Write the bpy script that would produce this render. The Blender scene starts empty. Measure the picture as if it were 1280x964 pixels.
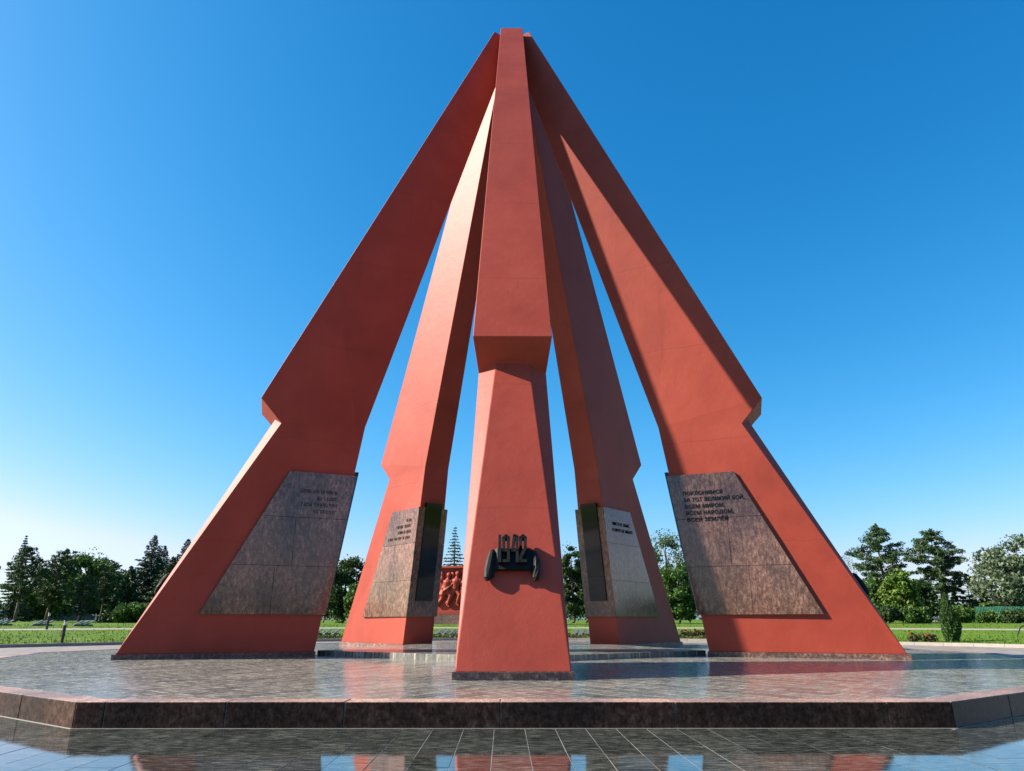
import bpy, bmesh, math, random
from math import sin, cos, tan, radians, pi, sqrt, atan2
from mathutils import Vector, Matrix
import numpy as np
random.seed(7)
RNG = np.random.default_rng(7)
scene = bpy.context.scene
COL = scene.collection

# ------------------------------------------------------------------ camera, sky, sun, exposure
CAM = (0.0044, -24.5417, 0.942)
PITCH, YAW, ROLL, FPX = 0.3247, 0.0004, -0.0007, 880.18
cd = bpy.data.cameras.new('camera')
cam = bpy.data.objects.new('camera', cd)
COL.objects.link(cam)
cam.location = CAM
cam.rotation_euler = (pi / 2 + PITCH, 0.0, -YAW)
cd.sensor_fit = 'HORIZONTAL'
cd.sensor_width = 36.0
cd.lens = FPX / 1280.0 * 36.0
cd.clip_start = 0.1
cd.clip_end = 6000.0
scene.camera = cam

SUN_AZ, SUN_EL = radians(1.2), radians(35.0)      # azimuth from -X towards the camera side
SDIR = Vector((-cos(SUN_AZ) * cos(SUN_EL), -sin(SUN_AZ) * cos(SUN_EL), sin(SUN_EL)))
world = bpy.data.worlds.new('World')
scene.world = world
world.use_nodes = True
wn = world.node_tree
sky = wn.nodes.new('ShaderNodeTexSky')
sky.sky_type = 'NISHITA'
sky.sun_disc = False
sky.sun_elevation = SUN_EL
sky.sun_rotation = atan2(SDIR.x, SDIR.y)
sky.air_density = 1.0
sky.dust_density = 0.9
sky.ozone_density = 4.0
bg = wn.nodes['Background']
bg.inputs['Strength'].default_value = 0.059
# the clear, deeply saturated blue of this sky: the red channel falls off faster, everywhere alike
sx = wn.nodes.new('ShaderNodeSeparateColor'); cx_ = wn.nodes.new('ShaderNodeCombineColor')
wn.links.new(sky.outputs['Color'], sx.inputs[0])
for ci, (gain, gam) in enumerate(((0.22, 2.4), (1.07, 1.05), (1.72, 0.84))):
    pw = wn.nodes.new('ShaderNodeMath'); pw.operation = 'POWER'; pw.inputs[1].default_value = gam
    ml = wn.nodes.new('ShaderNodeMath'); ml.operation = 'MULTIPLY'; ml.inputs[1].default_value = gain
    wn.links.new(sx.outputs[ci], pw.inputs[0]); wn.links.new(pw.outputs[0], ml.inputs[0]); wn.links.new(ml.outputs[0], cx_.inputs[ci])
    if ci == 0: red = ml
    if ci == 1:
        cap = wn.nodes.new('ShaderNodeMath'); cap.operation = 'MULTIPLY'; cap.inputs[1].default_value = 0.84; wn.links.new(ml.outputs[0], cap.inputs[0])
        mn = wn.nodes.new('ShaderNodeMath'); mn.operation = 'MINIMUM'; wn.links.new(red.outputs[0], mn.inputs[0]); wn.links.new(cap.outputs[0], mn.inputs[1])
        wn.links.new(mn.outputs[0], cx_.inputs[0])
wn.links.new(cx_.outputs[0], bg.inputs['Color'])

sl = bpy.data.lights.new('sun', 'SUN')
sl.energy = 5.0
sl.angle = radians(0.53)
sl.color = (1.0, 0.91, 0.78)
sun = bpy.data.objects.new('sun', sl)
COL.objects.link(sun)
sun.rotation_euler = SDIR.to_track_quat('Z', 'Y').to_euler()
sun.location = (-40, 0, 40)

vs = scene.view_settings
vs.view_transform = 'Standard'
vs.look = 'None'
vs.gamma = 1.0
vs.exposure = 1.42
vs.use_curve_mapping = False
scene.cycles.max_bounces = 6
scene.cycles.transparent_max_bounces = 6

# ------------------------------------------------------------------ pixel helper (a pixel gives a direction only)
FW = Vector((sin(YAW) * cos(PITCH), cos(YAW) * cos(PITCH), sin(PITCH)))
RT = Vector((cos(YAW), -sin(YAW), 0))
UP = RT.cross(FW)
def pix_dir(x, y):
    return (FW * FPX + RT * (x - 640) + UP * (482 - y)).normalized()
def at(x, y, dist):
    """point on the ray of photo pixel x, y at horizontal distance dist from the camera"""
    d = pix_dir(x, y)
    h = sqrt(d.x * d.x + d.y * d.y)
    return Vector(CAM) + d * (dist / h)
LOW = -0.29
def terrain(r):
    if r <= 31: return -0.17
    if r < 52:
        u = (r - 31) / 21.0
        return -0.17 + 0.97 * (u * u * (3 - 2 * u) * 0.5 + u * 0.5)
    if r < 160: return 0.80 + (r - 52) * 0.008
    return 0.80 + 108 * 0.008
def ground_at(px, dist):
    p = at(px, 778, dist)
    return Vector((p.x, p.y, terrain(sqrt(p.x ** 2 + p.y ** 2))))

# ------------------------------------------------------------------ object helpers
def tag(o, label=None, cat=None, group=None, kind=None):
    if label: o['label'] = label
    if cat: o['category'] = cat
    if group: o['group'] = group
    if kind: o['kind'] = kind
    return o
def empty(name, loc=(0, 0, 0), rz=0.0):
    o = bpy.data.objects.new(name, None)
    o.empty_display_size = 0.3
    o.location = loc
    o.rotation_euler = (0, 0, rz)
    COL.objects.link(o)
    return o
def link(name, me, parent=None, loc=None, rz=None):
    o = bpy.data.objects.new(name, me)
    COL.objects.link(o)
    if parent: o.parent = parent
    if loc is not None: o.location = loc
    if rz is not None: o.rotation_euler = (0, 0, rz)
    return o
def mesh(name, verts, faces, mat=None, smooth=False):
    me = bpy.data.meshes.new(name)
    me.from_pydata([tuple(v) for v in verts], [], faces)
    me.update()
    if mat: me.materials.append(mat)
    if smooth: me.polygons.foreach_set('use_smooth', [True] * len(me.polygons))
    return me
def fix_normals(me):
    bm = bmesh.new(); bm.from_mesh(me)
    bmesh.ops.recalc_face_normals(bm, faces=bm.faces)
    bm.to_mesh(me); bm.free()
    return me
class MB:
    def __init__(s): s.v, s.f = [], []
    def add(s, vs_, fs):
        b = len(s.v); s.v += [tuple(v) for v in vs_]; s.f += [tuple(i + b for i in f) for f in fs]
    def box(s, x0, x1, y0, y1, z0, z1, m=None):
        vv = [Vector((x, y, z)) for z in (z0, z1) for y in (y0, y1) for x in (x0, x1)]
        if m is not None: vv = [m @ v for v in vv]
        s.add(vv, [(0, 2, 3, 1), (4, 5, 7, 6), (0, 1, 5, 4), (2, 6, 7, 3), (0, 4, 6, 2), (1, 3, 7, 5)])
    def tube(s, pts, rad, n=7, cap=True):
        pts = [Vector(p) for p in pts]
        b = len(s.v); K = len(pts)
        for i, p in enumerate(pts):
            d = (pts[min(i + 1, K - 1)] - pts[max(i - 1, 0)]).normalized()
            a = d.orthogonal().normalized() if abs(d.z) > .99 else d.cross(Vector((0, 0, 1))).normalized()
            c = d.cross(a)
            for j in range(n):
                t = 2 * pi * j / n
                s.v.append(tuple(p + (a * cos(t) + c * sin(t)) * rad[i]))
        for i in range(K - 1):
            for j in range(n):
                s.f.append((b + i * n + j, b + i * n + (j + 1) % n, b + (i + 1) * n + (j + 1) % n, b + (i + 1) * n + j))
        if cap:
            s.f.append(tuple(b + j for j in range(n))[::-1]); s.f.append(tuple(b + (K - 1) * n + j for j in range(n)))
    def prism(s, poly, m, z0, z1):
        """poly: 2D outline in the XY plane of matrix m, extruded z0..z1"""
        n = len(poly)
        vv = [m @ Vector((x, y, z0)) for x, y in poly] + [m @ Vector((x, y, z1)) for x, y in poly]
        s.add(vv, [tuple(range(n))[::-1], tuple(range(n, 2 * n))] + [(i, (i + 1) % n, n + (i + 1) % n, n + i) for i in range(n)])
    def me(s, name, mat=None, smooth=False):
        return fix_normals(mesh(name, s.v, s.f, mat, smooth))
    def obj(s, name, mat=None, parent=None, smooth=False):
        return link(name, s.me(name, mat, smooth), parent)
def bevel(o, w, seg=1):
    b = o.modifiers.new('bevel', 'BEVEL'); b.width = w; b.segments = seg; b.limit_method = 'ANGLE'; b.angle_limit = radians(25)
    return o

# ------------------------------------------------------------------ materials
def new_mat(name):
    m = bpy.data.materials.new(name); m.use_nodes = True
    return m, m.node_tree.nodes, m.node_tree.links, m.node_tree.nodes['Principled BSDF']
def set_in(b, **k):
    for n, v in k.items():
        b.inputs[n.replace('_', ' ')].default_value = v
def coords(N, L, scale=(1, 1, 1), kind='Object', rot=(0, 0, 0)):
    t = N.new('ShaderNodeTexCoord'); mp = N.new('ShaderNodeMapping')
    mp.inputs['Scale'].default_value = scale; mp.inputs['Rotation'].default_value = rot
    L.new(t.outputs[kind], mp.inputs['Vector'])
    return mp.outputs['Vector']
def geo_pos(N, L, scale=(1, 1, 1), rot=(0, 0, 0)):
    t = N.new('ShaderNodeNewGeometry'); mp = N.new('ShaderNodeMapping')
    mp.inputs['Scale'].default_value = scale; mp.inputs['Rotation'].default_value = rot
    L.new(t.outputs['Position'], mp.inputs['Vector'])
    return mp.outputs['Vector']
def noise(N, L, vec, scale, detail=4, rough=0.55):
    n = N.new('ShaderNodeTexNoise'); n.inputs['Scale'].default_value = scale
    n.inputs['Detail'].default_value = detail; n.inputs['Roughness'].default_value = rough
    L.new(vec, n.inputs['Vector'])
    return n.outputs['Fac']
def ramp(N, L, fac, stops):
    r = N.new('ShaderNodeValToRGB')
    el = r.color_ramp.elements
    while len(el) < len(stops): el.new(0.5)
    for e, (p, c) in zip(el, stops): e.position = p; e.color = (*c, 1) if len(c) == 3 else c
    L.new(fac, r.inputs['Fac'])
    return r.outputs['Color']
def mix(N, L, a, b, fac, mode='MIX'):
    m = N.new('ShaderNodeMix'); m.data_type = 'RGBA'; m.blend_type = mode
    for sock, v in ((m.inputs[0], fac), (m.inputs[6], a), (m.inputs[7], b)):
        if hasattr(v, 'is_output'): L.new(v, sock)
        else: sock.default_value = v if not isinstance(v, tuple) else ((*v, 1) if len(v) == 3 else v)
    return m.outputs[2]
def math_n(N, L, op, a, b=0.5):
    m = N.new('ShaderNodeMath'); m.operation = op
    for s, v in ((m.inputs[0], a), (m.inputs[1], b)):
        if hasattr(v, 'is_output'): L.new(v, s)
        else: s.default_value = v
    return m.outputs[0]
def bump(N, L, bsdf, h, strength=0.3, dist=0.02):
    b = N.new('ShaderNodeBump'); b.inputs['Strength'].default_value = strength; b.inputs['Distance'].default_value = dist
    L.new(h, b.inputs['Height']); L.new(b.outputs['Normal'], bsdf.inputs['Normal'])

def mat_paint():
    m, N, L, B = new_mat('red_painted_concrete')
    v = coords(N, L)
    big = noise(N, L, v, 0.55, 5, 0.6)
    c = ramp(N, L, big, [(0.28, (0.38, 0.051, 0.028)), (0.5, (0.455, 0.065, 0.036)), (0.75, (0.51, 0.082, 0.047))])
    vs_ = coords(N, L, (2.2, 2.2, 0.22))
    st = noise(N, L, vs_, 1.6, 6, 0.65)                       # rain streaks
    stm = ramp(N, L, st, [(0.60, (0, 0, 0)), (0.80, (1, 1, 1))])
    c = mix(N, L, c, (0.29, 0.045, 0.028), math_n(N, L, 'MULTIPLY', stm, 0.6))
    sp = noise(N, L, v, 3.4, 6, 0.7)
    spm = ramp(N, L, sp, [(0.64, (0, 0, 0)), (0.70, (1, 1, 1))])
    c = mix(N, L, c, (0.46, 0.11, 0.08), math_n(N, L, 'MULTIPLY', spm, 0.35))
    L.new(c, B.inputs['Base Color'])
    set_in(B, Roughness=0.55, Specular_IOR_Level=0.28)
    # pour lines of the formwork and trowelled render
    sep = N.new('ShaderNodeSeparateXYZ'); L.new(v, sep.inputs[0])
    wob = noise(N, L, v, 1.4, 2, 0.5)
    z = math_n(N, L, 'ADD', math_n(N, L, 'MULTIPLY', sep.outputs['Z'], 0.31), math_n(N, L, 'MULTIPLY', wob, 0.035))
    fr = math_n(N, L, 'FRACT', z, 0)
    line = math_n(N, L, 'LESS_THAN', fr, 0.018)
    fine = noise(N, L, v, 26, 5, 0.6)
    mid = noise(N, L, v, 2.6, 4, 0.6)
    h = math_n(N, L, 'ADD', math_n(N, L, 'MULTIPLY', fine, 0.18), math_n(N, L, 'MULTIPLY', mid, 0.8))
    h = math_n(N, L, 'SUBTRACT', h, math_n(N, L, 'MULTIPLY', line, 0.22))
    bump(N, L, B, h, 0.30, 0.03)
    # the pour lines and a few patched repairs show in the colour too
    lc = math_n(N, L, 'MULTIPLY', math_n(N, L, 'MULTIPLY', line, mid), 0.36)
    c = mix(N, L, c, (0.25, 0.040, 0.026), lc)
    pt = N.new('ShaderNodeTexVoronoi'); pt.inputs['Scale'].default_value = 0.42
    L.new(coords(N, L, (1, 1, 0.7)), pt.inputs['Vector'])
    pc = N.new('ShaderNodeSeparateColor'); L.new(pt.outputs['Color'], pc.inputs[0])
    pm = ramp(N, L, pc.outputs[0], [(0.0, (0.93, 0.93, 0.93)), (1.0, (1.06, 1.06, 1.06))])
    c = mix(N, L, c, pm, 0.8, 'MULTIPLY')
    L.new(c, B.inputs['Base Color'])
    return m
def mat_granite(name, dark, mid, light, rough=0.16, streak=True, spec=0.5):
    m, N, L, B = new_mat(name)
    v = geo_pos(N, L, (9, 9, 4.2) if streak else (9, 9, 9))
    s = noise(N, L, v, 1.3, 7, 0.62)
    c = ramp(N, L, s, [(0.30, dark), (0.50, mid), (0.66, light)])
    g = noise(N, L, geo_pos(N, L, (1, 1, 0.6)), 30, 5, 0.8)
    gm = ramp(N, L, g, [(0.40, (0.36, 0.36, 0.37)), (0.60, (1.55, 1.42, 1.35))])
    c = mix(N, L, c, gm, 0.8, 'MULTIPLY')
    p = noise(N, L, geo_pos(N, L, (0.8, 0.8, 0.5)), 1.0, 3, 0.5)
    pm = ramp(N, L, p, [(0.38, (0.62, 0.62, 0.66)), (0.62, (1.22, 1.15, 1.10))])
    c = mix(N, L, c, pm, 1.0, 'MULTIPLY')
    oi = N.new('ShaderNodeObjectInfo')
    ov = N.new('ShaderNodeMapRange'); ov.inputs[3].default_value = 0.82; ov.inputs[4].default_value = 1.12
    L.new(oi.outputs['Random'], ov.inputs[0])
    hs = N.new('ShaderNodeHueSaturation'); L.new(ov.outputs[0], hs.inputs['Value']); L.new(c, hs.inputs['Color'])
    L.new(hs.outputs['Color'], B.inputs['Base Color'])
    rr = N.new('ShaderNodeMapRange'); rr.inputs[3].default_value = rough * 0.7; rr.inputs[4].default_value = rough * 1.6
    L.new(s, rr.inputs[0]); L.new(rr.outputs[0], B.inputs['Roughness'])
    set_in(B, Specular_IOR_Level=spec)
    return m
def mat_plain(name, col, rough=0.5, metal=0.0, var=0.12, scale=8.0, bs=0.1):
    m, N, L, B = new_mat(name)
    n = noise(N, L, geo_pos(N, L), scale, 5, 0.6)
    lo = tuple(c * (1 - var) for c in col); hi = tuple(min(1, c * (1 + var)) for c in col)
    L.new(ramp(N, L, n, [(0.3, lo), (0.7, hi)]), B.inputs['Base Color'])
    set_in(B, Roughness=rough, Metallic=metal)
    if bs: bump(N, L, B, n, bs, 0.02)
    return m
def mat_tile():
    """split slate slab, worn to a polish: one colour per slab"""
    m, N, L, B = new_mat('slate_paving')
    v = geo_pos(N, L, (1.8, 8, 1))
    s = noise(N, L, v, 3.0, 9, 0.72)
    oi = N.new('ShaderNodeObjectInfo')
    c = ramp(N, L, s, [(0.36, (0.012, 0.014, 0.013)), (0.50, (0.055, 0.062, 0.054)), (0.63, (0.19, 0.195, 0.17))])
    ov = N.new('ShaderNodeMapRange'); ov.inputs[3].default_value = 0.7; ov.inputs[4].default_value = 1.25
    L.new(oi.outputs['Random'], ov.inputs[0])
    hs = N.new('ShaderNodeHueSaturation'); L.new(ov.outputs[0], hs.inputs['Value']); L.new(c, hs.inputs['Color'])
    fl = noise(N, L, geo_pos(N, L, (2.5, 9, 1)), 3.5, 6, 0.7)
    fm = ramp(N, L, fl, [(0.66, (0, 0, 0)), (0.72, (1, 1, 1))])
    c = mix(N, L, hs.outputs['Color'], (0.20, 0.20, 0.185), math_n(N, L, 'MULTIPLY', fm, 0.6))
    L.new(c, B.inputs['Base Color'])
    r = ramp(N, L, s, [(0.45, (0.02,) * 3), (0.58, (0.05,) * 3), (0.70, (0.35,) * 3)])
    L.new(r, B.inputs['Roughness'])
    set_in(B, Specular_IOR_Level=0.5)
    bump(N, L, B, s, 0.035, 0.004)
    return m
def mat_platform():
    """paving of the platform: long slate slabs laid slantwise to either side of the axis"""
    m, N, L, B = new_mat('platform_paving')
    g = N.new('ShaderNodeNewGeometry'); sep = N.new('ShaderNodeSeparateXYZ'); L.new(g.outputs['Position'], sep.inputs[0])
    ax = math_n(N, L, 'ABSOLUTE', sep.outputs['X'], 0)
    cb = N.new('ShaderNodeCombineXYZ'); L.new(ax, cb.inputs[0]); L.new(sep.outputs['Y'], cb.inputs[1])
    mp = N.new('ShaderNodeMapping'); mp.inputs['Rotation'].default_value = (0, 0, radians(54)); L.new(cb.outputs[0], mp.inputs['Vector'])
    bt = N.new('ShaderNodeTexBrick'); L.new(mp.outputs[0], bt.inputs['Vector'])
    set_in(bt, Scale=1.0, Mortar_Size=0.011, Mortar_Smooth=0.2, Bias=0.0, Brick_Width=0.9, Row_Height=0.40)
    bt.inputs['Color1'].default_value = (0.66, 0.68, 0.68, 1); bt.inputs['Color2'].default_value = (1.35, 1.29, 1.2, 1)
    bt.inputs['Mortar'].default_value = (2.6, 2.45, 2.2, 1)
    s = noise(N, L, geo_pos(N, L, (2.2, 6.0, 1)), 2.6, 9, 0.74)
    c = ramp(N, L, s, [(0.33, (0.085, 0.087, 0.082)), (0.50, (0.225, 0.222, 0.205)), (0.66, (0.42, 0.41, 0.37))])
    c = mix(N, L, c, bt.outputs['Color'], 1.0, 'MULTIPLY')
    L.new(c, B.inputs['Base Color'])
    s2 = noise(N, L, geo_pos(N, L, (1.6, 5.0, 1)), 3.0, 8, 0.75)
    r = ramp(N, L, s2, [(0.42, (0.035,) * 3), (0.50, (0.10,) * 3), (0.56, (0.60,) * 3)])
    L.new(r, B.inputs['Roughness'])
    set_in(B, Specular_IOR_Level=0.4)
    h = math_n(N, L, 'ADD', math_n(N, L, 'MULTIPLY', s, 1.0), math_n(N, L, 'MULTIPLY', bt.outputs['Fac'], -0.5))
    bump(N, L, B, h, 0.16, 0.008)
    return m
def mat_plaza():
    m, N, L, B = new_mat('plaza_paving')
    bt = N.new('ShaderNodeTexBrick'); L.new(geo_pos(N, L, (1, 1, 1), (0, 0, radians(90.6))), bt.inputs['Vector'])
    set_in(bt, Scale=1.0, Mortar_Size=0.006, Mortar_Smooth=0.2, Brick_Width=0.75, Row_Height=0.372)
    bt.inputs['Color1'].default_value = (0.8, 0.8, 0.8, 1); bt.inputs['Color2'].default_value = (1.2, 1.2, 1.2, 1); bt.inputs['Mortar'].default_value = (1.9, 1.8, 1.6, 1)
    s = noise(N, L, geo_pos(N, L, (1.3, 3, 1)), 1.2, 6, 0.65)
    inner = ramp(N, L, s, [(0.3, (0.04, 0.042, 0.04)), (0.7, (0.12, 0.12, 0.11))])
    outer = ramp(N, L, s, [(0.3, (0.26, 0.215, 0.175)), (0.7, (0.37, 0.31, 0.255))])   # paler stone of the outer ring
    g = N.new('ShaderNodeNewGeometry'); ln = N.new('ShaderNodeVectorMath'); ln.operation = 'LENGTH'
    L.new(g.outputs['Position'], ln.inputs[0])
    far = math_n(N, L, 'GREATER_THAN', ln.outputs['Value'], 20.5)
    c = mix(N, L, inner, outer, far)
    c = mix(N, L, c, bt.outputs['Color'], 1.0, 'MULTIPLY')
    L.new(c, B.inputs['Base Color'])
    rr = N.new('ShaderNodeMapRange'); rr.inputs[3].default_value = 0.12; rr.inputs[4].default_value = 0.55
    L.new(far, rr.inputs[0]); L.new(rr.outputs[0], B.inputs['Roughness'])
    return m
def mat_grass():
    m, N, L, B = new_mat('lawn_grass')
    n1 = noise(N, L, geo_pos(N, L), 0.35, 5, 0.6)
    n2 = noise(N, L, geo_pos(N, L), 9, 5, 0.7)
    a = ramp(N, L, n1, [(0.3, (0.085, 0.17, 0.010)), (0.55, (0.125, 0.23, 0.014)), (0.75, (0.17, 0.24, 0.028))])
    b = ramp(N, L, n2, [(0.3, (0.6, 0.6, 0.6)), (0.7, (1.3, 1.3, 1.3))])
    L.new(mix(N, L, a, b, 0.9, 'MULTIPLY'), B.inputs['Base Color'])
    set_in(B, Roughness=0.85, Specular_IOR_Level=0.15)
    bump(N, L, B, n2, 0.7, 0.08)
    return m
def mat_leaf(name, c0, c1, trans=0.25):
    m, N, L, B = new_mat(name)
    g = N.new('ShaderNodeNewGeometry')
    c = ramp(N, L, g.outputs['Random Per Island'], [(0.0, c0), (1.0, c1)])
    n = noise(N, L, geo_pos(N, L), 0.6, 3, 0.6)
    c = mix(N, L, c, ramp(N, L, n, [(0.3, (0.7, 0.72, 0.75)), (0.7, (1.25, 1.2, 1.1))]), 1.0, 'MULTIPLY')
    L.new(c, B.inputs['Base Color'])
    set_in(B, Roughness=0.6, Specular_IOR_Level=0.25)
    tr = N.new('ShaderNodeBsdfTranslucent'); L.new(c, tr.inputs['Color'])
    ms = N.new('ShaderNodeMixShader'); ms.inputs[0].default_value = trans
    L.new(B.outputs[0], ms.inputs[1]); L.new(tr.outputs[0], ms.inputs[2])
    L.new(ms.outputs[0], N['Material Output'].inputs['Surface'])
    return m

M = {}
M['paint'] = mat_paint()
M['granite'] = mat_granite('brown_streaked_granite', (0.085, 0.042, 0.034), (0.215, 0.115, 0.090), (0.36, 0.225, 0.18), 0.08, True, 0.55)
M['black'] = mat_granite('black_polished_granite', (0.004, 0.004, 0.005), (0.008, 0.008, 0.009), (0.014, 0.014, 0.015), 0.06, False, 0.35)
M['plinth'] = mat_granite('speckled_plinth_granite', (0.08, 0.042, 0.034), (0.22, 0.12, 0.095), (0.42, 0.30, 0.25), 0.45, False)
M['kerb'] = mat_granite('rose_kerb_granite', (0.045, 0.025, 0.018), (0.09, 0.050, 0.036), (0.16, 0.095, 0.070), 0.25, False, 0.07)
M['kerb_top'] = mat_granite('sunlit_rose_granite', (0.34, 0.22, 0.18), (0.44, 0.30, 0.25), (0.55, 0.41, 0.35), 0.5, False)  # rough kerb tops; the sun's brightness is put into this paler colour
M['ink'] = mat_plain('black_lettering', (0.006, 0.006, 0.006), 0.9, bs=0)
M['ink'].node_tree.nodes['Principled BSDF'].inputs['Specular IOR Level'].default_value = 0.1
M['bronze'] = mat_plain('dark_patinated_metal', (0.006, 0.0065, 0.007), 0.62, 0.0, 0.3, 9, 0.15)
M['bronze'].node_tree.nodes['Principled BSDF'].inputs['Specular IOR Level'].default_value = 0.25
M['tile'] = mat_tile()
M['platform'] = mat_platform()
M['plaza'] = mat_plaza()
M['mortar'] = mat_plain('joint_mortar', (0.34, 0.33, 0.30), 0.8, bs=0.2, scale=20)
M['grass'] = mat_grass()
M['path'] = mat_plain('pale_path', (0.36, 0.32, 0.26), 0.85, scale=3)
M['concrete'] = mat_plain('pale_concrete', (0.38, 0.345, 0.30), 0.8, scale=2.5)
M['stone'] = mat_plain('grey_grave_stone', (0.11, 0.115, 0.12), 0.35, scale=4)
M['white'] = mat_plain('white_render', (0.72, 0.72, 0.70), 0.8, scale=2)
M['fence_grey'] = mat_plain('grey_fence_sheet', (0.40, 0.42, 0.44), 0.6, scale=2)
M['fence_green'] = mat_plain('green_fence_sheet', (0.035, 0.19, 0.11), 0.6, scale=2, var=0.3)
M['post'] = mat_plain('black_post', (0.02, 0.02, 0.02), 0.45)
M['roof'] = mat_plain('grey_roof', (0.25, 0.24, 0.23), 0.7)
M['glass'] = mat_plain('dark_window', (0.02, 0.03, 0.04), 0.08, bs=0)
M['bark'] = mat_plain('bark', (0.11, 0.085, 0.065), 0.9, scale=6, var=0.4, bs=0.6)
M['bark_pine'] = mat_plain('pine_bark', (0.20, 0.14, 0.10), 0.9, scale=6, var=0.4, bs=0.6)
M['leaf_mid'] = mat_leaf('leaves_mid_green', (0.035, 0.090, 0.016), (0.095, 0.175, 0.034))
M['leaf_bright'] = mat_leaf('leaves_bright_green', (0.075, 0.150, 0.018), (0.16, 0.25, 0.040))
M['leaf_dark'] = mat_leaf('leaves_dark_green', (0.022, 0.055, 0.016), (0.060, 0.105, 0.028))
M['leaf_silver'] = mat_leaf('leaves_silver_green', (0.055, 0.095, 0.045), (0.17, 0.22, 0.13))
M['needle'] = mat_leaf('pine_needles', (0.022, 0.058, 0.020), (0.065, 0.115, 0.036), 0.12)
M['needle_blue'] = mat_leaf('spruce_needles', (0.018, 0.048, 0.030), (0.050, 0.090, 0.054), 0.12)
M['thuja'] = mat_leaf('thuja_foliage', (0.025, 0.070, 0.015), (0.065, 0.125, 0.030), 0.15)
M['petal'] = mat_leaf('red_petals', (0.35, 0.03, 0.02), (0.55, 0.09, 0.03))
M['cover'] = mat_leaf('ground_cover', (0.06, 0.09, 0.025), (0.14, 0.13, 0.05))

def deepen(m, k=0.63):
    """scale a material's base colours as a whole"""
    N, L = m.node_tree.nodes, m.node_tree.links
    for n in list(N):
        if n.type in ('BSDF_PRINCIPLED', 'BSDF_TRANSLUCENT'):
            sock = n.inputs['Base Color'] if n.type == 'BSDF_PRINCIPLED' else n.inputs['Color']
            if sock.is_linked:
                src = sock.links[0].from_socket
                L.new(mix(N, L, src, (k, k, k), 1.0, 'MULTIPLY'), sock)
for key in M: deepen(M[key], 0.63 if not key.startswith(('leaf', 'needle', 'thuja')) else 0.86)

# ------------------------------------------------------------------ ground sheets
NS = 180
def ring_sheet(name, rs, mat, zf, a0=0.0, a1=2 * pi, n=NS):
    full = abs(a1 - a0 - 2 * pi) < 1e-6
    vv, ff = [], []
    cols = n if full else n + 1
    for r in rs:
        for j in range(cols):
            a = a0 + (a1 - a0) * j / n
            vv.append((r * cos(a), r * sin(a), zf(r)))
    for i in range(len(rs) - 1):
        for j in range(n):
            j2 = (j + 1) % cols
            ff.append((i * cols + j, (i + 1) * cols + j, (i + 1) * cols + j2, i * cols + j2))
    return link(name, mesh(name, vv, ff, mat, True))
tag(ring_sheet('lawn', [30.3, 31, 33, 35, 38, 41, 44, 47, 50, 52, 56, 65, 80, 110, 160, 300, 800, 2500], M['grass'], terrain), kind='structure')
tag(ring_sheet('path', [43.4, 44.2, 45.0], M['path'], lambda r: terrain(r) + 0.012), kind='structure')
PLZ = LOW - 0.012
tag(ring_sheet('plaza', [0.01, 10, 20, 30.05], M['plaza'], lambda r: PLZ), kind='structure')
kv = MB()
for j in range(120):
    a, b = 2 * pi * j / 120, 2 * pi * (j + 1) / 120 - 0.0006
    P = lambda r, t, z: (r * cos(t), r * sin(t), z)
    kv.add([P(30, a, -.34), P(30.34, a, -.34), P(30.34, b, -.34), P(30, b, -.34), P(30, a, -.13), P(30.34, a, -.13), P(30.34, b, -.13), P(30, b, -.13)],
           [(0, 3, 2, 1), (4, 5, 6, 7), (0, 1, 5, 4), (1, 2, 6, 5), (2, 3, 7, 6), (3, 0, 4, 7)])
tag(kv.obj('kerb_ring', M['concrete']), kind='structure')
def grass_blades():
    n = 26000
    a = RNG.uniform(0, 2 * pi, n * 2); r = 30.45 + 22 * RNG.random(n * 2) ** 1.6
    x, y = r * np.cos(a), r * np.sin(a)
    keep = (y > -6)
    x, y, r = x[keep][:n], y[keep][:n], r[keep][:n]
    k = (r < 43.2) | (r > 45.2)
    x, y, r = x[k], y[k], r[k]
    vv, ff = [], []
    for i in range(len(x)):
        z = terrain(r[i]); t = random.uniform(0, pi); w = random.uniform(.02, .06); h = random.uniform(.05, .13)
        lx, ly = random.uniform(-.05, .05), random.uniform(-.05, .05)
        b = len(vv)
        vv += [(x[i] - w * cos(t), y[i] - w * sin(t), z - .01), (x[i] + w * cos(t), y[i] + w * sin(t), z - .01), (x[i] + lx, y[i] + ly, z + h)]
        ff.append((b, b + 1, b + 2))
    o = link('grass', mesh('grass', vv, ff, mat_leaf('grass_blades', (0.055, 0.108, 0.007), (0.108, 0.168, 0.015), 0.3)))
    tag(o, 'short green grass tufts over the lawn', 'grass', kind='stuff')
grass_blades()

# ------------------------------------------------------------------ platform: ten-sided, long sides towards the pylons
PHI = -0.0026
AP, HL = 15.02, 5.42
def rot2(x, y, a): return (x * cos(a) - y * sin(a), x * sin(a) + y * cos(a))
corners = []
for k in range(5):
    th = -PHI + k * radians(72)
    corners += [rot2(-HL, -AP, th), rot2(HL, -AP, th)]
def inset(poly, d):
    n = len(poly); out = []
    for i in range(n):
        p0, p1, p2 = Vector(poly[i - 1]), Vector(poly[i]), Vector(poly[(i + 1) % n])
        e1, e2 = (p1 - p0).normalized(), (p2 - p1).normalized()
        n1, n2 = Vector((-e1.y, e1.x)), Vector((-e2.y, e2.x))
        bis = (n1 + n2).normalized()
        out.append(tuple(p1 + bis * (d / bis.dot(n1))))
    return out
pl = MB()
pl.prism(inset(corners, 0.10), Matrix.Identity(4), -0.34, 0.0)
platform = pl.obj('platform', M['platform'])
tag(platform, kind='structure')
KW, KT = 0.40, 0.010
outer, inn = corners, inset(corners, KW)
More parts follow.
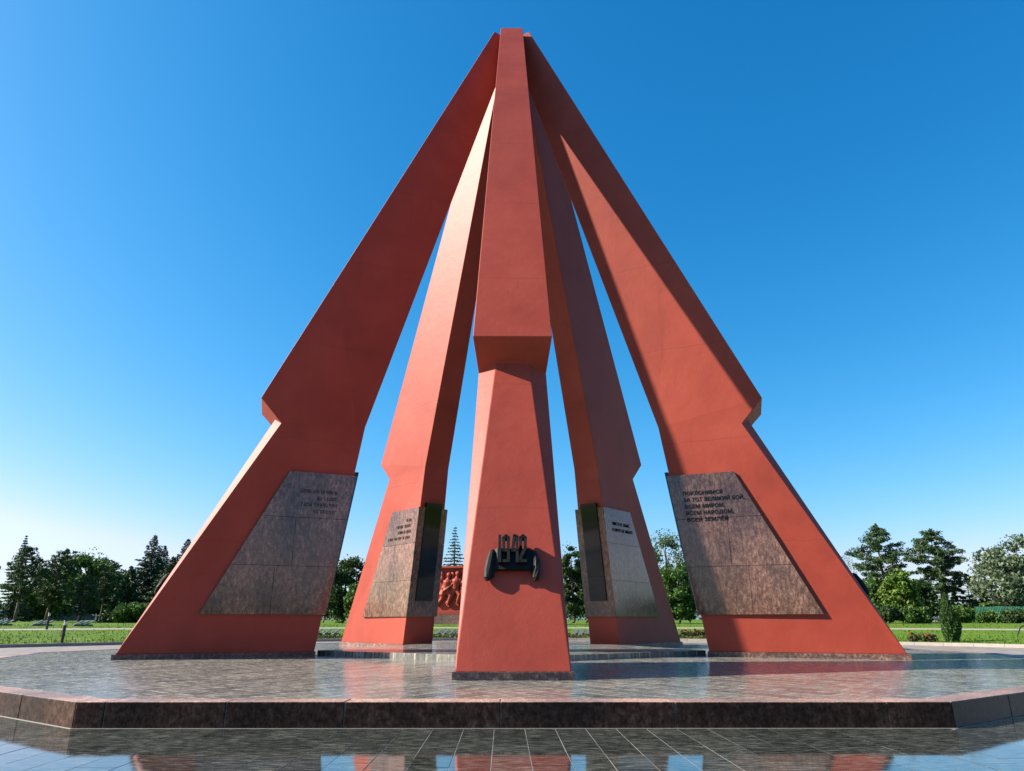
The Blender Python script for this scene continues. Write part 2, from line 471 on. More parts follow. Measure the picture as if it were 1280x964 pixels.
front_j = [0.0, 0.0335, 0.171, 0.306, 0.484, 0.683, 0.925, 1.0]
for i in range(10):
    a0, a1 = Vector(outer[i]), Vector(outer[(i + 1) % 10]); b0, b1 = Vector(inn[i]), Vector(inn[(i + 1) % 10])
    Ln = (a1 - a0).length
    if i == 0: js = front_j
    else:
        m_ = 6 if i % 2 == 0 else 5
        js = [0] + [(q + random.uniform(-.12, .12)) / m_ for q in range(1, m_)] + [1]
    g = 0.004 / Ln
    for q in range(len(js) - 1):
        f0 = js[q] + (g if q else 0.0003); f1 = js[q + 1] - (g if q < len(js) - 2 else 0.0003)
        # joints square to the edge except at the mitred corners
        e = (a1 - a0) / Ln; nn = Vector((-e.y, e.x))
        A, Bp = a0 + e * (f0 * Ln), a0 + e * (f1 * Ln)
        C = b0 if q == 0 else A + nn * KW
        D = b1 if q == len(js) - 2 else Bp + nn * KW
        kb = MB()
        vv = [A, Bp, D, C]
        kb.add([(p.x, p.y, z) for z in (-0.305, KT + random.uniform(-.002, .002)) for p in vv],
               [(0, 3, 2, 1), (4, 5, 6, 7), (0, 1, 5, 4), (1, 2, 6, 5), (2, 3, 7, 6), (3, 0, 4, 7)])
        o = kb.obj('kerb_block', M['kerb'], platform)
        o.data.materials.append(M['kerb_top'])
        for pg in o.data.polygons:
            if pg.normal.z > .9: pg.material_index = 1  # top faces get the colour brightened for sunlight
        bevel(o, 0.012, 2)

# mortar line along the foot of the kerb
mo = MB()
oc = inset(corners, -0.02)
mo.prism(oc, Matrix.Identity(4), -0.33, LOW + 0.004)
mo.obj('mortar_joint', M['mortar'], platform)
r0_, r1_ = inset(corners, 0.016), inset(corners, 0.20)      # mortar standing in the joints between the blocks
jb = MB(); nv = len(r0_)
jb.add([(x, y, z) for z in (-0.30, 0.003) for rr_ in (r0_, r1_) for x, y in rr_], [])
q_ = lambda lvl, ring, i: lvl * 2 * nv + ring * nv + i % nv
for i in range(nv):
    jb.f += [(q_(1, 0, i), q_(1, 0, i + 1), q_(1, 1, i + 1), q_(1, 1, i)), (q_(0, 0, i), q_(0, 1, i), q_(0, 1, i + 1), q_(0, 0, i + 1)),
             (q_(0, 0, i), q_(0, 0, i + 1), q_(1, 0, i + 1), q_(1, 0, i)), (q_(0, 1, i), q_(1, 1, i), q_(1, 1, i + 1), q_(0, 1, i + 1))]
jb.obj('joint_filling', M['mortar'], platform)

# individual slabs of the plaza in front of the platform
plz = bpy.data.objects['plaza']
TW, TL, GAP = 0.372, 0.74, 0.008
tile_cache = []
for q in range(8):
    tb = MB(); dz = random.uniform(-.0015, .0015)
    tl = Matrix.Rotation(random.uniform(-.0012, .0012), 4, 'X') @ Matrix.Rotation(random.uniform(-.002, .002), 4, 'Y')
    tb.box(-(TW - GAP) / 2, (TW - GAP) / 2, -(TL - GAP) / 2, (TL - GAP) / 2, -0.03, dz, tl)
    tile_cache.append(tb.me('paving_slab', M['tile']))
op = [Vector(c) for c in inset(corners, -0.03)]
def inside(x, y, poly):
    for i in range(len(poly)):
        a, b = poly[i], poly[(i + 1) % len(poly)]
        if (b.x - a.x) * (y - a.y) - (b.y - a.y) * (x - a.x) < 0: return False
    return True
rz = radians(0.6)
ntile = 0
cut = []
for i in range(-25, 26):
    off = (i * 0.37) % 1.0 * TL
    for j in range(-30, -14):
        lx, ly = i * TW + 0.19, j * TL + off
        x, y = rot2(lx, ly, rz)
        if y < -18.6 or y > -12.2 or abs(x) > 9.4: continue
        if abs(x) > 0.70 * (y + 24.54) + 2.2: continue
        cs = [rot2(lx + sx * (TW - GAP) / 2, ly + sy * (TL - GAP) / 2, rz) for sx, sy in ((-1, -1), (1, -1), (1, 1), (-1, 1))]
        ins = [inside(cx, cy, op) for cx, cy in cs]
        if all(ins): continue
        if any(ins):            # trim the slab to the platform edge
            bm = bmesh.new()
            bmesh.ops.create_cube(bm, size=1.0, matrix=Matrix.Translation((0, 0, -0.015)) @ Matrix.Diagonal((TW - GAP, TL - GAP, 0.03, 1)))
            reach = []
            for e_ in range(10):
                a, b = op[e_], op[(e_ + 1) % 10]; nn = Vector((-(b - a).y, (b - a).x)).normalized()
                reach.append(max(-(Vector(c_) - a).dot(nn) for c_ in cs))
            for e_ in [reach.index(max(reach))]:
                a, b = op[e_], op[(e_ + 1) % 10]
                nn = Vector((-(b - a).y, (b - a).x)).normalized()
                la = rot2(a.x - x, a.y - y, -rz); ln_ = rot2(nn.x, nn.y, -rz)
                # only the edge that the slab really crosses
                if any((Vector((cx, cy)) - a).dot(nn) <= 0 for cx, cy in cs):
                    r_ = bmesh.ops.bisect_plane(bm, geom=bm.verts[:] + bm.edges[:] + bm.faces[:], plane_co=(la[0], la[1], 0), plane_no=(ln_[0], ln_[1], 0), clear_outer=True)
                    bmesh.ops.holes_fill(bm, edges=bm.edges[:])
                    break
            if len(bm.verts) < 4: bm.free(); continue
            me = bpy.data.meshes.new('paving_slab'); bm.to_mesh(me); bm.free(); me.materials.append(M['tile']); fix_normals(me)
        else:
            me = random.choice(tile_cache)
        link('paving_slab', me, plz, (x, y, LOW), rz)
        ntile += 1
print('slabs', ntile)
# bedding under those slabs
bd = MB(); bd.box(-9.6, 9.6, -18.9, -12.0, -0.36, LOW - 0.003)
bd.obj('mortar_bed', M['mortar'], plz)

# low five-sided dais between the pylons
pent = [rot2(0, -6.15, -PHI + k * radians(72)) for k in range(5)]
dm = MB(); dm.prism(pent, Matrix.Identity(4), -0.02, 0.15)
dais = bevel(dm.obj('dais', M['platform']), 0.01)
tag(dais, kind='structure')

# ------------------------------------------------------------------ the monument
H = 25.0
PT = dict(base_o=(11.4242, 1.0077, 0.13), n1f=(8.072, 0.4034, 7.083), n1=(7.8719, 0.8466, 6.8646), n2=(8.5462, 0.9755, 7.5995),
          top=(0.9253, 0.469, H), base_i=(6.2818, 0.6570, 0.13), bend=(5.2478, 0.5527, 7.0241), itop=(0.06, 0.335, H - 0.18))
def lp(r, t, z): return Vector((-t, -r, z))
names = list(PT)
pv = []; idx = {}
for n in names:
    r, hw, z = PT[n]
    for s in (1, -1):
        idx[n, s] = len(pv); pv.append(lp(r, s * hw, z))
pf = []
for s in (1, -1):
    I = lambda n: idx[n, s]
    pf += [(I('base_o'), I('n1'), I('bend'), I('base_i')), (I('base_o'), I('n1f'), I('n1')),
           (I('n2'), I('n1'), I('bend')), (I('n2'), I('bend'), I('itop'), I('top'))]
def Q(a, b): pf.append((idx[a, 1], idx[a, -1], idx[b, -1], idx[b, 1]))
Q('base_o', 'n1f'); Q('n2', 'top'); Q('base_i', 'bend'); Q('bend', 'itop'); Q('top', 'itop'); Q('base_o', 'base_i')
pf.append((idx['n2', 1], idx['n2', -1], idx['n1', -1], idx['n1f', -1], idx['n1f', 1], idx['n1', 1]))
pylon_me = fix_normals(mesh('pylon', pv, pf, M['paint']))
plv = MB()
def plan(z, o, ext=0.0):
    return [lp(PT['base_o'][0] + o + ext, PT['base_o'][1] + o, z), lp(PT['base_o'][0] + o + ext, -PT['base_o'][1] - o, z),
            lp(PT['base_i'][0] - o, -PT['base_i'][1] - o, z), lp(PT['base_i'][0] - o, PT['base_i'][1] + o, z)]
a_, b_ = plan(-0.02, 0.045, 0.03), plan(0.135, 0.045, 0.03)
plv.add(a_ + b_, [(0, 1, 2, 3), (4, 5, 6, 7)] + [(i, (i + 1) % 4, 4 + (i + 1) % 4, 4 + i) for i in range(4)])
plinth_me = plv.me('plinth', M['plinth'])

# side plane t = c0 + c1 r + c2 z of the lower half
A_ = np.array([[1, PT[n][0], PT[n][2]] for n in ('base_o', 'n1', 'bend', 'base_i')]); t_ = np.array([PT[n][1] for n in ('base_o', 'n1', 'bend', 'base_i')])
c0, c1, c2 = np.linalg.lstsq(A_, t_, rcond=None)[0]
side_t = lambda r, z: c0 + c1 * r + c2 * z
r_in = lambda z: PT['base_i'][0] + (PT['bend'][0] - PT['base_i'][0]) * (z - 0.13) / (PT['bend'][2] - 0.13)
r_out = lambda z: 9.50 + (7.46 - 9.50) * (z - 1.16) / (5.38 - 1.16)
ZR = [1.16, 2.54, 3.98, 5.38]
PROUD = 0.065
def slab_piece(s, z0, z1, f0, f1):
    g = 0.006; mb = MB(); vv = []
    for d in (-0.06, PROUD + random.uniform(-.003, .003)):
        for z, fs in ((z0 + g, (f0, f1)), (z1 - g, (f1, f0))):
            for f in fs:
                r = r_in(z) - 0.060 if f == 0 else (r_out(z) if f == 1 else f + (g if f == f0 else -g))
                vv.append(lp(r, s * (side_t(r, z) + d), z))
    mb.add(vv, [(0, 1, 2, 3), (4, 5, 6, 7)] + [(i, (i + 1) % 4, 4 + (i + 1) % 4, 4 + i) for i in range(4)])
    return mb.me('granite_slab', M['granite'])
slab_meshes = []
for s in (1, -1):
    slab_meshes += [slab_piece(s, ZR[2], ZR[3], 0, 1), slab_piece(s, ZR[1], ZR[2], 0, 7.15), slab_piece(s, ZR[1], ZR[2], 7.15, 1),
                    slab_piece(s, ZR[0], ZR[1], 0, 7.62), slab_piece(s, ZR[0], ZR[1], 7.62, 1)]
def inner_piece(z0, z1, w0, w1, p0, p1, mat, name):
    """slab on the inner face; w as fraction of the half width, p = proud range"""
    mb = MB(); vv = []
    for d in (p0, p1):
        for z, ws in ((z0, (w0, w1)), (z1, (w1, w0))):
            for w in ws:
                r = r_in(z)
                hw = side_t(r, z) + (PROUD - 0.003 if abs(w) == 1 else 0)
                vv.append(lp(r - d, w * hw, z))
    mb.add(vv, [(0, 1, 2, 3), (4, 5, 6, 7)] + [(i, (i + 1) % 4, 4 + (i + 1) % 4, 4 + i) for i in range(4)])
    return mb.me(name, mat)
inner_meshes = [inner_piece(ZR[i] + .006, ZR[i + 1] - .006, -1, 1, -0.05, 0.085, M['granite'], 'granite_slab') for i in range(3)]
zz = [1.75, 2.7, 3.65, 4.6, 5.56]
panel_meshes = [inner_piece(zz[i] + .004, zz[i + 1] - .004, -.60, .60, 0.02, 0.14, M['black'], 'black_panel') for i in range(4)]

def to_mesh_text(body, size, align):
    cu = bpy.data.curves.new('txt', 'FONT'); cu.body = body; cu.size = size; cu.align_x = align
    cu.extrude = 0.006; cu.offset = 0.0030 * size / 0.16; cu.space_character = 1.08; cu.resolution_u = 2
    ob = bpy.data.objects.new('txt', cu); COL.objects.link(ob)
    bpy.context.view_layer.update()
    me = bpy.data.meshes.new_from_object(ob.evaluated_get(bpy.context.evaluated_depsgraph_get()))
    bpy.data.objects.remove(ob); bpy.data.curves.remove(cu)
    me.materials.clear(); me.materials.append(M['ink'])
    return me
def side_matrix(s, r, z):
    """text frame on the slab face: X along the reading direction, Y up, Z out of the slab"""
    o = lp(r, s * (side_t(r, z) + PROUD + 0.004), z)
    X = (lp(r + 1, s * (side_t(r + 1, z)), z) - lp(r, s * side_t(r, z), z)).normalized() * (1 if s > 0 else -1)
    Y = (lp(r, s * side_t(r, z + 1), z + 1) - lp(r, s * side_t(r, z), z)).normalized()
    Zv = X.cross(Y).normalized(); Y = Zv.cross(X)
    return Matrix(((X.x, Y.x, Zv.x, o.x), (X.y, Y.y, Zv.y, o.y), (X.z, Y.z, Zv.z, o.z), (0, 0, 0, 1)))
def stroke_row(mb, m, widths, h, x0):
    """a row of raised letters too small to read in the photograph: upright and cross strokes"""
    x = x0
    for w in widths:
        for q in range(w):
            cw = h * random.choice([.50, .58, .66])
            st = h * .13
            mb.box(x, x + st, 0, h, -.004, .006, m)
            if random.random() < .8: mb.box(x + cw - st, x + cw, 0, h, -.004, .006, m)
            for yy in random.sample([0, h * .42, h - st], random.choice([1, 1, 2])):
                mb.box(x + st, x + cw - st, yy, yy + st, -.004, .006, m)
            x += cw + h * .25
        x += h * .45
    return x
def row_width(widths, h): return sum(w * h * .87 + h * .45 for w in widths)

# year ribbon: frame on the outer face of the lower half
fo = Vector((0, -PT['base_o'][0], PT['base_o'][2])); ft = Vector((0, -PT['n1f'][0], PT['n1f'][2]))
vY = (ft - fo).normalized(); vX = Vector((1, 0, 0)); vZ = vX.cross(vY)
def face_m(z):
    o = fo + (ft - fo) * ((z - fo.z) / (ft.z - fo.z))
    return Matrix(((vX.x, vY.x, vZ.x, o.x), (vX.y, vY.y, vZ.y, o.y), (vX.z, vY.z, vZ.z, o.z), (0, 0, 0, 1)))
FM = face_m(1.93)
def ribbon_mesh():
    """folded metal ribbon: a flat band held off the wall, its ends folded back and hanging with a swallow-tail cut"""
    mb = MB()
    # sections: x, bottom y, top y, stand-off
    sec = [(-.385, -.05, .30, .03), (-.35, -.05, .34, .16), (-.30, -.04, .35, .21), (.30, -.04, .33, .21), (.36, -.06, .32, .18), (.40, -.08, .28, .03)]
    def strip(sec, th):
        vv = []
        for x, y0, y1, d in sec:
            d *= .62
            vv += [FM @ Vector((x, y0 - .05, d)), FM @ Vector((x, y1 + .02, d)), FM @ Vector((x, y1 + .02, d - th)), FM @ Vector((x, y0 - .05, d - th))]
        ff = [(0, 1, 2, 3), tuple(4 * (len(sec) - 1) + i for i in range(4))]
        for i in range(len(sec) - 1):
            for j in range(4):
                ff.append((4 * i + j, 4 * i + (j + 1) % 4, 4 * i + 4 + (j + 1) % 4, 4 * i + 4 + j))
        mb.add(vv, ff)
    strip(sec, 0.06)
    # rolled ends: bulky scrolls, the left one leaning outwards at its foot
    T = lambda x, y, d: FM @ Vector((x, y, d))
    mb.tube([T(-.375, .36, .06), T(-.40, .30, .085), T(-.435, .10, .10), T(-.465, -.10, .10), T(-.485, -.25, .085), T(-.475, -.30, .07)], [.030, .062, .080, .085, .070, .040], 9)
    mb.tube([T(-.34, .33, .05), T(-.36, .10, .07), T(-.40, -.22, .06)], [.05, .06, .03], 7)
    mb.tube([T(.385, .34, .06), T(.41, .28, .085), T(.44, .10, .10), T(.45, -.10, .10), T(.43, -.25, .085), T(.42, -.30, .07)], [.030, .060, .085, .080, .060, .030], 9)
    mb.tube([T(.36, .30, .05), T(.385, .05, .07), T(.39, -.18, .06)], [.05, .06, .03], 7)
    # studs that hold the band
    for x in (-.22, .22):
        mb.tube([FM @ Vector((x, .12, -.02)), FM @ Vector((x, .12, .12))], [.03, .03], 8)
    return mb.me('year_ribbon', M['bronze'])
def digit_mesh(ch, x):
    w, h, st, ch_ = 0.146, 0.62, 0.056, 0.040
    mb = MB()
    def poly(pts):
        for (ax, ay), (bx, by) in zip(pts[:-1], pts[1:]):
            d = Vector((bx - ax, by - ay)); ln = d.length; d /= ln; nn = Vector((-d.y, d.x)) * st / 2
            e = d * st * .38
            q = [(ax - e.x + nn.x, ay - e.y + nn.y), (ax - e.x - nn.x, ay - e.y - nn.y), (bx + e.x - nn.x, by + e.y - nn.y), (bx + e.x + nn.x, by + e.y + nn.y)]
            mb.prism([(x + px, py) for px, py in q], FM, 0.085, 0.225)
    t, b, m = h - st / 2, st / 2, h * .43
    l, r = st / 2, w - st / 2
    if ch == '1': poly([(w * .62, b), (w * .62, t)])
    if ch == '9': poly([(l, b + .01), (r, b + .01), (r, t - ch_), (r - ch_, t), (l + ch_, t), (l, t - ch_), (l, m), (r, m)])
    if ch == '4': poly([(r, b), (r, t - ch_ * .5), (r - ch_, t), (r - ch_ * 1.4, t), (l, m), (r, m)])
    if ch == '2': poly([(l, m + .12), (l, t - ch_), (l + ch_, t), (r - ch_, t), (r, t - ch_), (r, m + .06), (l, b + .10), (l, b + .01), (r, b + .01)])
    return mb.me('digit', M['bronze'])
ribbon_me = ribbon_mesh()

monument = empty('monument')
tag(monument, 'tall red monument of five leaning concrete pylons meeting at the top', 'monument')
PYL = {}
for k in (0, 1, -1, 2, -2):
    p = link('pylon', pylon_me, monument, (0, 0, 0), -(PHI + k * radians(72)))
    bevel(p, 0.018, 2)
    PYL[k] = p
    link('plinth', plinth_me, p)
    for me in slab_meshes + inner_meshes: link('granite_slab', me, p)
    for me in panel_meshes: link('black_panel', me, p)
    link('year_ribbon', ribbon_me, p)
lab = {0: 'pylon carrying the black year 1942 on its outer face', 1: 'pylon with its inscribed side in shade and the sunlit outer edge',
       -1: 'pylon whose inscribed side is crossed by a slanting shadow', 2: 'pylon with pale sunlit side and streaked granite slab',
       -2: 'pylon wholly in shade with mirror-like granite slab'}
for k in lab: PYL[k]['label'] = lab[k]
xs = [-.345, -.205, -.035, .125]
for chh, x in zip('1942', xs):
    link('digit', digit_mesh(chh, x), PYL[0])
# inscriptions
rows = ['ПОКЛОНИМСЯ', 'ЗА ТОТ ВЕЛИКИЙ БОЙ,', 'ВСЕМ МИРОМ,', 'ВСЕМ НАРОДОМ,', 'ВСЕЙ ЗЕМЛЁЙ']
def add_text(k, s, body, r, z, size, align='LEFT', width=None):
    me = to_mesh_text(body, size, align)
    if width:
        xs_ = [v.co.x for v in me.vertices]; sc_ = width / (max(xs_) - min(xs_))
        me.transform(Matrix.Diagonal((sc_, 1, 1, 1)))
    me.transform(side_matrix(s, r, z))
    tag(link('inscription_line', me, PYL[k]), kind='stuff')
for i, (t, w) in enumerate(zip(rows, (1.20, 1.82, 1.20, 1.42, 1.22))):
    add_text(-1, 1, t, 5.87 + 0.02 * i, 4.72 - 0.205 * i, 0.16, width=w)
add_text(-2, 1, 'НИКТО НЕ ЗАБЫТ,', 6.02, 4.72, 0.17, width=1.35)
add_text(-2, 1, 'И НИЧТО НЕ ЗАБЫТО', 6.02, 4.47, 0.17, width=1.55)
for k, rws, zt, hh in ((1, [[4, 2, 6], [2, 5], [4, 8], [2, 6]], 4.74, .105), (2, [[4], [6, 5], [6, 4], [5, 6, 6]], 4.86, .115)):
    for i, ws in enumerate(rws):
        mb = MB(); z = zt - (0.205 if k == 1 else 0.23) * i
        m = side_matrix(-1, 5.93, z)
        stroke_row(mb, m, ws, hh, -row_width(ws, hh) + .08)
        tag(mb.obj('inscription_line', M['ink'], PYL[k]), kind='stuff')

# ------------------------------------------------------------------ vegetation
class Leaves:
    def __init__(s): s.c = []
    def add(s, pos, size, nrm=None, aspect=1.6, upb=0.0):
        """pos (n,3) ; size (n,) ; random quads"""
        n = len(pos)
        d = RNG.normal(size=(n, 3)); d[:, 2] *= (1 - upb); d /= np.linalg.norm(d, axis=1)[:, None]
        e = RNG.normal(size=(n, 3)); e -= d * (d * e).sum(1)[:, None]; e /= np.linalg.norm(e, axis=1)[:, None]
        a = d * (size * aspect / 2)[:, None]; b = e * (size / 2)[:, None]
        s.c.append(np.stack([pos - a, pos - b * 1.0 + a * .1, pos + a, pos + b + a * .1], 1))
    def dirq(s, pos, d, size, aspect):
        """quads whose long axis is the given direction"""
        n = len(pos); e = RNG.normal(size=(n, 3)); e -= d * (d * e).sum(1)[:, None]; e /= np.linalg.norm(e, axis=1)[:, None]
        a = d * (size * aspect / 2)[:, None]; b = e * (size / 2)[:, None]
        s.c.append(np.stack([pos - a, pos - b, pos + a, pos + b], 1))
    def obj(s, name, mat, parent=None):
        V = np.concatenate(s.c).reshape(-1, 3).astype(np.float32); n = len(V) // 4
        me = bpy.data.meshes.new(name)
        me.vertices.add(len(V)); me.vertices.foreach_set('co', V.ravel())
        me.loops.add(n * 4); me.loops.foreach_set('vertex_index', np.arange(n * 4, dtype=np.int32))
        me.polygons.add(n); me.polygons.foreach_set('loop_start', np.arange(0, n * 4, 4, dtype=np.int32))
        me.update(calc_edges=True); me.validate()
        me.materials.append(mat)
        return link(name, me, parent)
def sph(n):
    d = RNG.normal(size=(n, 3)); return d / np.linalg.norm(d, axis=1)[:, None]
def broadleaf(loc, h, w, mat, label, cat='tree', name='broadleaf_tree', group=None, trunk=0.25, nclump=46, leaf=0.22, per=150, airy=0.0, skew=0.0):
    root = empty(name, loc); tag(root, label, cat, group)
    L = Leaves(); tb = MB()
    th = h * trunk
    r0 = max(.07, h * .020)
    tb.tube([(0, 0, -.1), (.02 * h, 0, th), (.03 * h * skew, .01 * h, h * .6), (.05 * h * skew, 0, h * .88)], [r0 * 1.25, r0, r0 * .55, r0 * .12], 8)
    cz, rz_, rx = th + (h - th) * .48, (h - th) * .52, w / 2
    for i in range(nclump):
        d = sph(1)[0]; u = random.uniform(.35, .86) ** .7
        # outline: fuller below the middle, uneven
        k = 1.0 + .22 * sin(3.1 * atan2(d[1], d[0]) + i % 3) * .6
        c = np.array([d[0] * rx * u * k, d[1] * rx * u * k, cz + d[2] * rz_ * u])
        if c[2] < th * .8: c[2] = th * .8 + random.random() * .3
        c[0] += skew * .05 * h * (c[2] / h)
        cr = random.uniform(.16, .30) * min(rx, rz_) * 1.15
        n = int(per * random.uniform(.7, 1.3) * (1 - airy * .5))
        q = sph(n) * (RNG.random((n, 1)) ** (.45)) * cr * np.array([1.15, 1.15, .78])
        L.add(c + q, leaf * RNG.uniform(.6, 1.3, n))
        if i % 3 == 0:
            b = Vector((.03 * h * skew, 0, min(c[2] * .75, h * .7)))
            tb.tube([b, (b + Vector(c)) / 2 + Vector((0, 0, .1)), Vector(c)], [r0 * .32, r0 * .2, r0 * .06], 5)
    # loose sprays at the outline
    n = int(350 + 900 * airy)
    d = sph(n); q = d * np.array([rx, rx, rz_]) * RNG.uniform(.80, 1.06, (n, 1)); q[:, 2] += cz
    q = q[q[:, 2] > th * .9]
    L.add(q, leaf * RNG.uniform(.5, 1.0, len(q)))
    L.obj('crown', mat, root); tb.obj('trunk', M['bark'], root, True)
    return root
def pine(loc, h, w, label, group=None, clear=.35, skew=0.0, top=.75, name='pine_tree', dens=1.0):
    root = empty(name, loc); tag(root, label, 'tree', group)
    L = Leaves(); tb = MB(); r0 = h * .018
    ax = lambda z: Vector((skew * h * .10 * (z / h) ** 2, .015 * h * sin(z), z))
    tb.tube([ax(z * h) - Vector((0, 0, .1 if z == 0 else 0)) for z in (0, .2, .4, .6, .8, .97)], [r0 * 1.2, r0, r0 * .85, r0 * .6, r0 * .35, r0 * .08], 8)
    z = clear * h
    while z < h * .98:
        u = (z / h - clear) / (1 - clear)
        env = w / 2 * (0.50 + 1.25 * u * (1.15 - u) if u < .5 else .50 + .62 - (u - .5) * 2 * (1.08 - .5 * (1 - top)))
        env = max(env, w * .10)
        nb = random.choice([3, 4, 4, 5])
        a0 = random.uniform(0, 6.28)
        for i in range(nb):
            a = a0 + i * 6.28 / nb + random.uniform(-.4, .4); ln = env * random.uniform(.55, 1.12)
            b0 = ax(z); rise = random.uniform(-.04, .16) * ln
            tip = b0 + Vector((cos(a) * ln, sin(a) * ln, rise))
            tb.tube([b0, (b0 + tip) / 2 + Vector((0, 0, .05 * ln)), tip], [r0 * .30, r0 * .2, r0 * .07], 5)
            for f in np.arange(.38, 1.04, max(.13, .50 / max(ln, .5))):
                c = b0.lerp(tip, float(f)) + Vector((random.uniform(-.3, .3), random.uniform(-.3, .3), random.uniform(.0, .22)))
                cr = random.uniform(.38, .72) * (h / 12)
                n = int(58 * dens)
                q = sph(n) * (RNG.random((n, 1)) ** .5) * cr * np.array([1.1, 1.1, .66])
                L.add(np.array(c) + q, .10 * (h / 12) ** .5 * RNG.uniform(.8, 1.5, n), aspect=2.6)
        z += h * random.uniform(.035, .065)
    n = 160
    q = sph(n) * RNG.random((n, 1)) * np.array([.35, .35, .55]) * h / 12; L.add(np.array(ax(h * .97)) + q, .11 * RNG.uniform(.8, 1.4, n), aspect=2.4)
    L.obj('crown', M['needle'], root); tb.obj('trunk', M['bark_pine'], root, True)
    return root
def spruce(loc, h, w, label, group=None, mat=None, thin=0.0, name='spruce_tree'):
    root = empty(name, loc); tag(root, label, 'tree', group)
    L = Leaves(); tb = MB(); r0 = h * .013
    tb.tube([(0, 0, -.1), (0, 0, h * .5), (0, 0, h)], [r0 * 1.3, r0 * .8, r0 * .08], 7)
    z = .05 * h
    while z < h * .985:
        u = 1 - z / h
        env = w / 2 * (u ** .85) * random.uniform(.72, 1.12) + .03
        nb = 4 + int(5 * u)
        a0 = random.uniform(0, 6.28)
        for i in range(nb):
            a = a0 + i * 6.28 / nb + random.uniform(-.25, .25); ln = env * random.uniform(.7, 1.15)
            n = max(8, int((26 - 14 * thin) * (ln + .5)))
            f = RNG.random(n) ** .65
            droop = -.34 * ln * f + .22 * ln * f * f
            spread = .16 * ln * (1 - .5 * f) + .02
            px = cos(a) * ln * f + RNG.normal(size=n) * spread * .7; py = sin(a) * ln * f + RNG.normal(size=n) * spread * .7
            pz = z + droop + RNG.uniform(-.16, .06, n) * (1.0 - .6 * thin)
            d = np.stack([np.full(n, cos(a)) + RNG.normal(size=n) * .5, np.full(n, sin(a)) + RNG.normal(size=n) * .5, -.35 + RNG.normal(size=n) * .3], 1)
            d /= np.linalg.norm(d, axis=1)[:, None]
            L.dirq(np.stack([px, py, pz], 1), d, (.07 + .06 * min(1, u * 2.2)) * RNG.uniform(.7, 1.4, n), 2.8)
            tb.tube([(0, 0, z), (cos(a) * ln * .5, sin(a) * ln * .5, z - .12 * ln), (cos(a) * ln, sin(a) * ln, z - .13 * ln)], [r0 * .25 * (u + .2), r0 * .16 * (u + .2), .008], 4, False)
        z += h * (.020 + .012 * u) * (1 + .5 * thin)
    L.obj('crown', mat or M['needle_blue'], root); tb.obj('trunk', M['bark'], root, True)
    return root
def shrub(loc, h, w, mat, label, cat='shrub', name='shrub', leaf=.14, n=1800, col=False, group=None, flowers=0):
    root = empty(name, loc); tag(root, label, cat, group)
    L = Leaves()
    if col:                                  # columnar
        nn = n; z = RNG.random(nn) ** .8
        prof = np.clip(.62 + z * 1.5, 0, 1) * np.clip((1 - z) * 1.5, 0, 1) ** .7
        a = RNG.uniform(0, 2 * pi, nn); lump = 1 + .14 * np.sin(a * 3 + z * 9) + .08 * np.sin(a * 7 - z * 21)
        rr = w / 2 * prof * lump * RNG.uniform(.78, 1.05, nn)
        P = np.stack([rr * np.cos(a), rr * np.sin(a), z * h], 1)
        d = np.stack([.35 * np.cos(a), .35 * np.sin(a), np.ones(nn)], 1) + RNG.normal(size=(nn, 3)) * .3; d /= np.linalg.norm(d, axis=1)[:, None]
        L.dirq(P, d, leaf * RNG.uniform(.7, 1.3, nn), 1.8)
    else:
        for i in range(max(5, int(9 * w / max(h, .3)))):
            c = np.array([random.uniform(-.5, .5) * w * .8, random.uniform(-.35, .35) * w * .6, h * random.uniform(.25, .70)])
            m_ = n // 9; cr = h * random.uniform(.28, .42)
            q = sph(m_) * RNG.random((m_, 1)) ** .4 * cr; L.add(np.maximum(c + q, [-99, -99, .02]), leaf * RNG.uniform(.6, 1.3, m_))
    L.obj('foliage', mat, root)
    tb = MB(); tb.tube([(0, 0, -.1), (.02, 0, h * .6)], [.05 + .01 * h, .02], 6); tb.obj('stem', M['bark'], root, True)
    for i in range(flowers):
        F = Leaves(); c = np.array([random.uniform(-.4, .4) * w, random.uniform(-.4, .2) * w, h * random.uniform(.7, 1.02)])
        F.add(c + sph(14) * .06, .10 * RNG.uniform(.8, 1.3, 14), aspect=1.1); F.obj('blossom', M['petal'], root)
    return root
def span(px, ytop, dist, wpx):
    """base point, height and width in metres for a thing seen at pixel px whose top is at ytop"""
    g = ground_at(px, dist); t = at(px, ytop, dist)
    depth = (g - Vector(CAM)).dot(FW) + (t.z - g.z) * .5 * FW.z
    return g, t.z - g.z, wpx / FPX * depth

# --- left of the monument
def S(px, y, d, w, **k):
    label = k.pop('label'); g, h, ww = span(px, y, d, w); return spruce(g, h, ww, label, **k)
def P(px, y, d, w, **k):
    label = k.pop('label'); g, h, ww = span(px, y, d, w); return pine(g, h, ww, label, **k)
def B(px, y, d, w, mat, **k):
    label = k.pop('label'); g, h, ww = span(px, y, d, w); return broadleaf(g, h, ww, M[mat], label, **k)
S(10, 667, 100, 46, label='thin-topped spruce rising above the dark pine beside the grey fence', thin=.6)
P(17, 683, 90, 58, label='dark pine with bare pale trunk in front of the thin-topped spruce', clear=.30)
P(56, 686, 92, 52, label='leaning pine with flat sideways crown between two fuller trees', skew=1.2, clear=.25, top=.5)
B(98, 685, 104, 66, 'leaf_mid', label='broad round-topped green tree between leaning pine and spruce group', nclump=60, trunk=.18)
P(98, 722, 90, 52, label='low dark pine in front of the round-topped green tree', clear=.16)
P(124, 716, 92, 22, label='slim dark pine beside the round-topped green tree', clear=.45)
B(72, 726, 112, 42, 'leaf_bright', label='small bright green tree glimpsed behind the leaning pine', trunk=.08)
